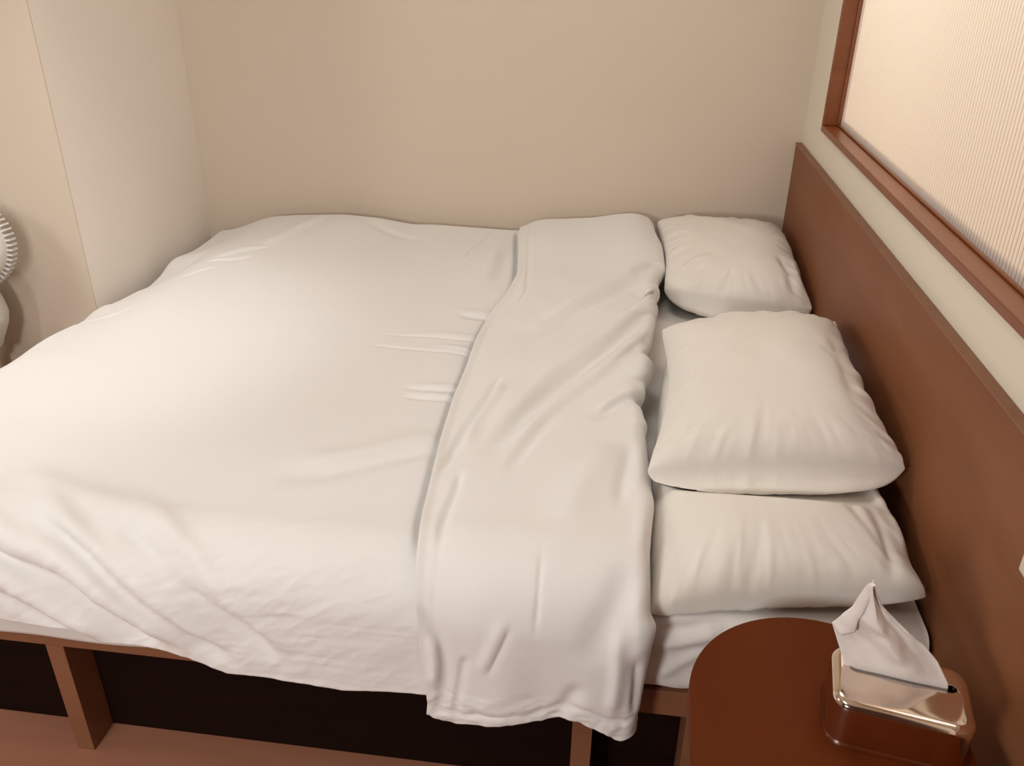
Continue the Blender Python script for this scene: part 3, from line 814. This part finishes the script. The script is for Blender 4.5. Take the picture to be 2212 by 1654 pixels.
tissue()

# ------------------------------------------------------------------ stool and fan at the bed foot
FC = (-1.838, 2.035)
st = empty('side_stool', (FC[0] - .035, FC[1], 0), 'dark brown round stool carrying the white fan at the left edge', 'stool')
lathe('seat', [(.0001, .400), (.070, .400), (.075, .405), (.075, .425), (.071, .43), (.0001, .43)], M_roomwood, st, 48, (0, 0, 0))
for k in range(4):
    a = k * PI / 2 + PI / 4
    lathe('leg', [(.0001, .0005), (.010, .0005), (.014, .40), (.0001, .40)], M_roomwood, st, 16, (.05 * math.cos(a), .05 * math.sin(a), 0))
fn = empty('desk_fan', (FC[0], FC[1], .4305), 'white ribbed desk fan at the left edge beside the bed foot', 'fan')
lathe('base', [(.0001, 0), (.062, 0), (.070, .006), (.074, .02), (.098, .07), (.105, .10), (.100, .135), (.092, .165), (.080, .195), (.055, .215), (.0001, .222)], M_plastic, fn)
Rf = Matrix.Rotation(math.radians(12), 3, 'Z') @ Matrix.Rotation(math.radians(90 - 8), 3, 'X')
hc = (.056, -.005, .317)
Rh = .128
lathe('housing_ring', [(.080, -.02), (.082, .032), (.090, .040), (.100, .042), (.108, .036), (.114, .02), (.116, 0), (.112, -.03), (.100, -.04), (.080, -.02)], M_plastic, fn, 72, hc, Rf)
# rear fins around the rim
bm = bmesh.new()
for k in range(56):
    a = 2 * PI * k / 56
    r_ = bmesh.ops.create_cube(bm, size=1)
    T = Matrix.Translation(Vector(hc)) @ Rf.to_4x4() @ Matrix.Rotation(a, 4, 'Z') @ Matrix.Translation((.118, 0, -.012)) @ Matrix.Diagonal((.022, .0052, .034, 1))
    for v in r_['verts']: v.co = T @ v.co
me = bpy.data.meshes.new('vent_fins'); bm.to_mesh(me); bm.free()
link('vent_fins', me, M_plastic, fn, False, True)
# front grille spokes and rings
bm = bmesh.new()
for k in range(30):
    a = 2 * PI * k / 30
    r_ = bmesh.ops.create_cube(bm, size=1)
    T = Matrix.Translation(Vector(hc)) @ Rf.to_4x4() @ Matrix.Rotation(a, 4, 'Z') @ Matrix.Translation((.053, 0, .030)) @ Matrix.Diagonal((.062, .0018, .003, 1))
    for v in r_['verts']: v.co = T @ v.co
me = bpy.data.meshes.new('grille'); bm.to_mesh(me); bm.free()
link('grille', me, M_plastic, fn, False, True)
lathe('hub', [(.0001, .034), (.020, .034), (.024, .030), (.024, -.02), (.0001, -.02)], M_plastic, fn, 32, hc, Rf)
lathe('rear_panel', [(.0001, -.022), (.081, -.022), (.081, -.018), (.0001, -.018)], M_grey, fn, 48, hc, Rf)
for k in range(5):
    a0 = 2 * PI * k / 5
    Pb = np.zeros((10, 8, 3))
    for i, rr in enumerate(np.linspace(.022, .074, 10)):
        for j, w in enumerate(np.linspace(-.5, .5, 8)):
            a = a0 + w * .85
            Pb[i, j] = Rf @ Vector((rr * math.cos(a), rr * math.sin(a), .008 + w * .020))
    Pb += np.array(hc)
    b_ = mesh_np('blade', Pb.reshape(-1, 3), grid_faces(10, 8), M_grey, fn, True, True)
    mm = b_.modifiers.new('t', 'SOLIDIFY'); mm.thickness = .0015
def on_ring(name, a, rr, sz, z, mat):
    bm = bmesh.new(); r_ = bmesh.ops.create_cube(bm, size=1)
    T = Matrix.Translation(Vector(hc)) @ Rf.to_4x4() @ Matrix.Rotation(a, 4, 'Z') @ Matrix.Translation((rr, 0, z)) @ Matrix.Diagonal((*sz, 1))
    for v in r_['verts']: v.co = T @ v.co
    bmesh.ops.bevel(bm, geom=bm.edges[:], offset=.0008, segments=2, affect='EDGES')
    me = bpy.data.meshes.new(name); bm.to_mesh(me); bm.free(); return link(name, me, mat, fn, False, True)
on_ring('button', math.radians(28), .101, (.010, .013, .003), .0425, M_grey)
on_ring('button', math.radians(14), .102, (.008, .011, .003), .0425, M_plastic)
on_ring('indicator_mark', math.radians(-18), .103, (.010, .0022, .002), .0425, M_grey)

# ------------------------------------------------------------------ lights
def area(name, loc, size, power, col, target=None, spread=None, shape='DISK'):
    l = bpy.data.lights.new(name, 'AREA'); l.shape = shape; l.size = size; l.energy = power; l.color = col
    if spread: l.spread = spread
    o = bpy.data.objects.new(name, l); C.objects.link(o); o.location = loc
    if target is not None:
        d = Vector(target) - Vector(loc); o.rotation_euler = d.to_track_quat('-Z', 'Y').to_euler()
    return o
def spot(name, loc, target, power, col, ang, blend=.8, r=.04):
    l = bpy.data.lights.new(name, 'SPOT'); l.energy = power; l.color = col; l.spot_size = math.radians(ang); l.spot_blend = blend; l.shadow_soft_size = r
    o = bpy.data.objects.new(name, l); C.objects.link(o); o.location = loc
    d = Vector(target) - Vector(loc); o.rotation_euler = d.to_track_quat('-Z', 'Y').to_euler(); return o
WARM = (1.0, .98, .95); NEU = (1.0, .98, .94)
area('ceiling_lamp', (-.35, 1.85, ZC - .02), .7, 7.2, WARM)
area('room_fill', (-1.25, -.15, ZC - .02), .9, 11.5, WARM)  # added fill from the camera side for the bed's front faces
spot('downlight', (-1.30, 1.50, ZC - .03), (-1.46, 1.80, .6), 50, NEU, 58, 1.0, .05)
area('left_side_fill', (-2.65, .9, 1.7), .5, 8, WARM, (.5, 1.6, .9))  # added fill from the left to brighten the headboard side
area('camera_side_fill', (-1.08, -.9, 1.35), .45, 25, WARM, (-.2, 1.4, .3))  # added fill behind the camera, not a known lamp
area('bathroom_lamp', (1.3, 2.5, ZC - .02), .5, 26, (1.0, .95, .88))
area('bathroom_lamp_near', (1.4, 1.0, ZC - .02), .5, 17, (1.0, .95, .88))

w = bpy.data.worlds.new('world'); scn.world = w; w.use_nodes = True
w.node_tree.nodes['Background'].inputs[0].default_value = (.9, .75, .6, 1); w.node_tree.nodes['Background'].inputs[1].default_value = 0.01

scn.view_settings.view_transform = 'Standard'; scn.view_settings.look = 'None'
scn.view_settings.exposure = 0.02; scn.view_settings.gamma = 1.0
try: scn.view_settings.use_curve_mapping = False
except Exception: pass

try:
    scn.cycles.use_adaptive_sampling = True; scn.cycles.adaptive_threshold = 0.06; scn.cycles.max_bounces = 7
except Exception: pass
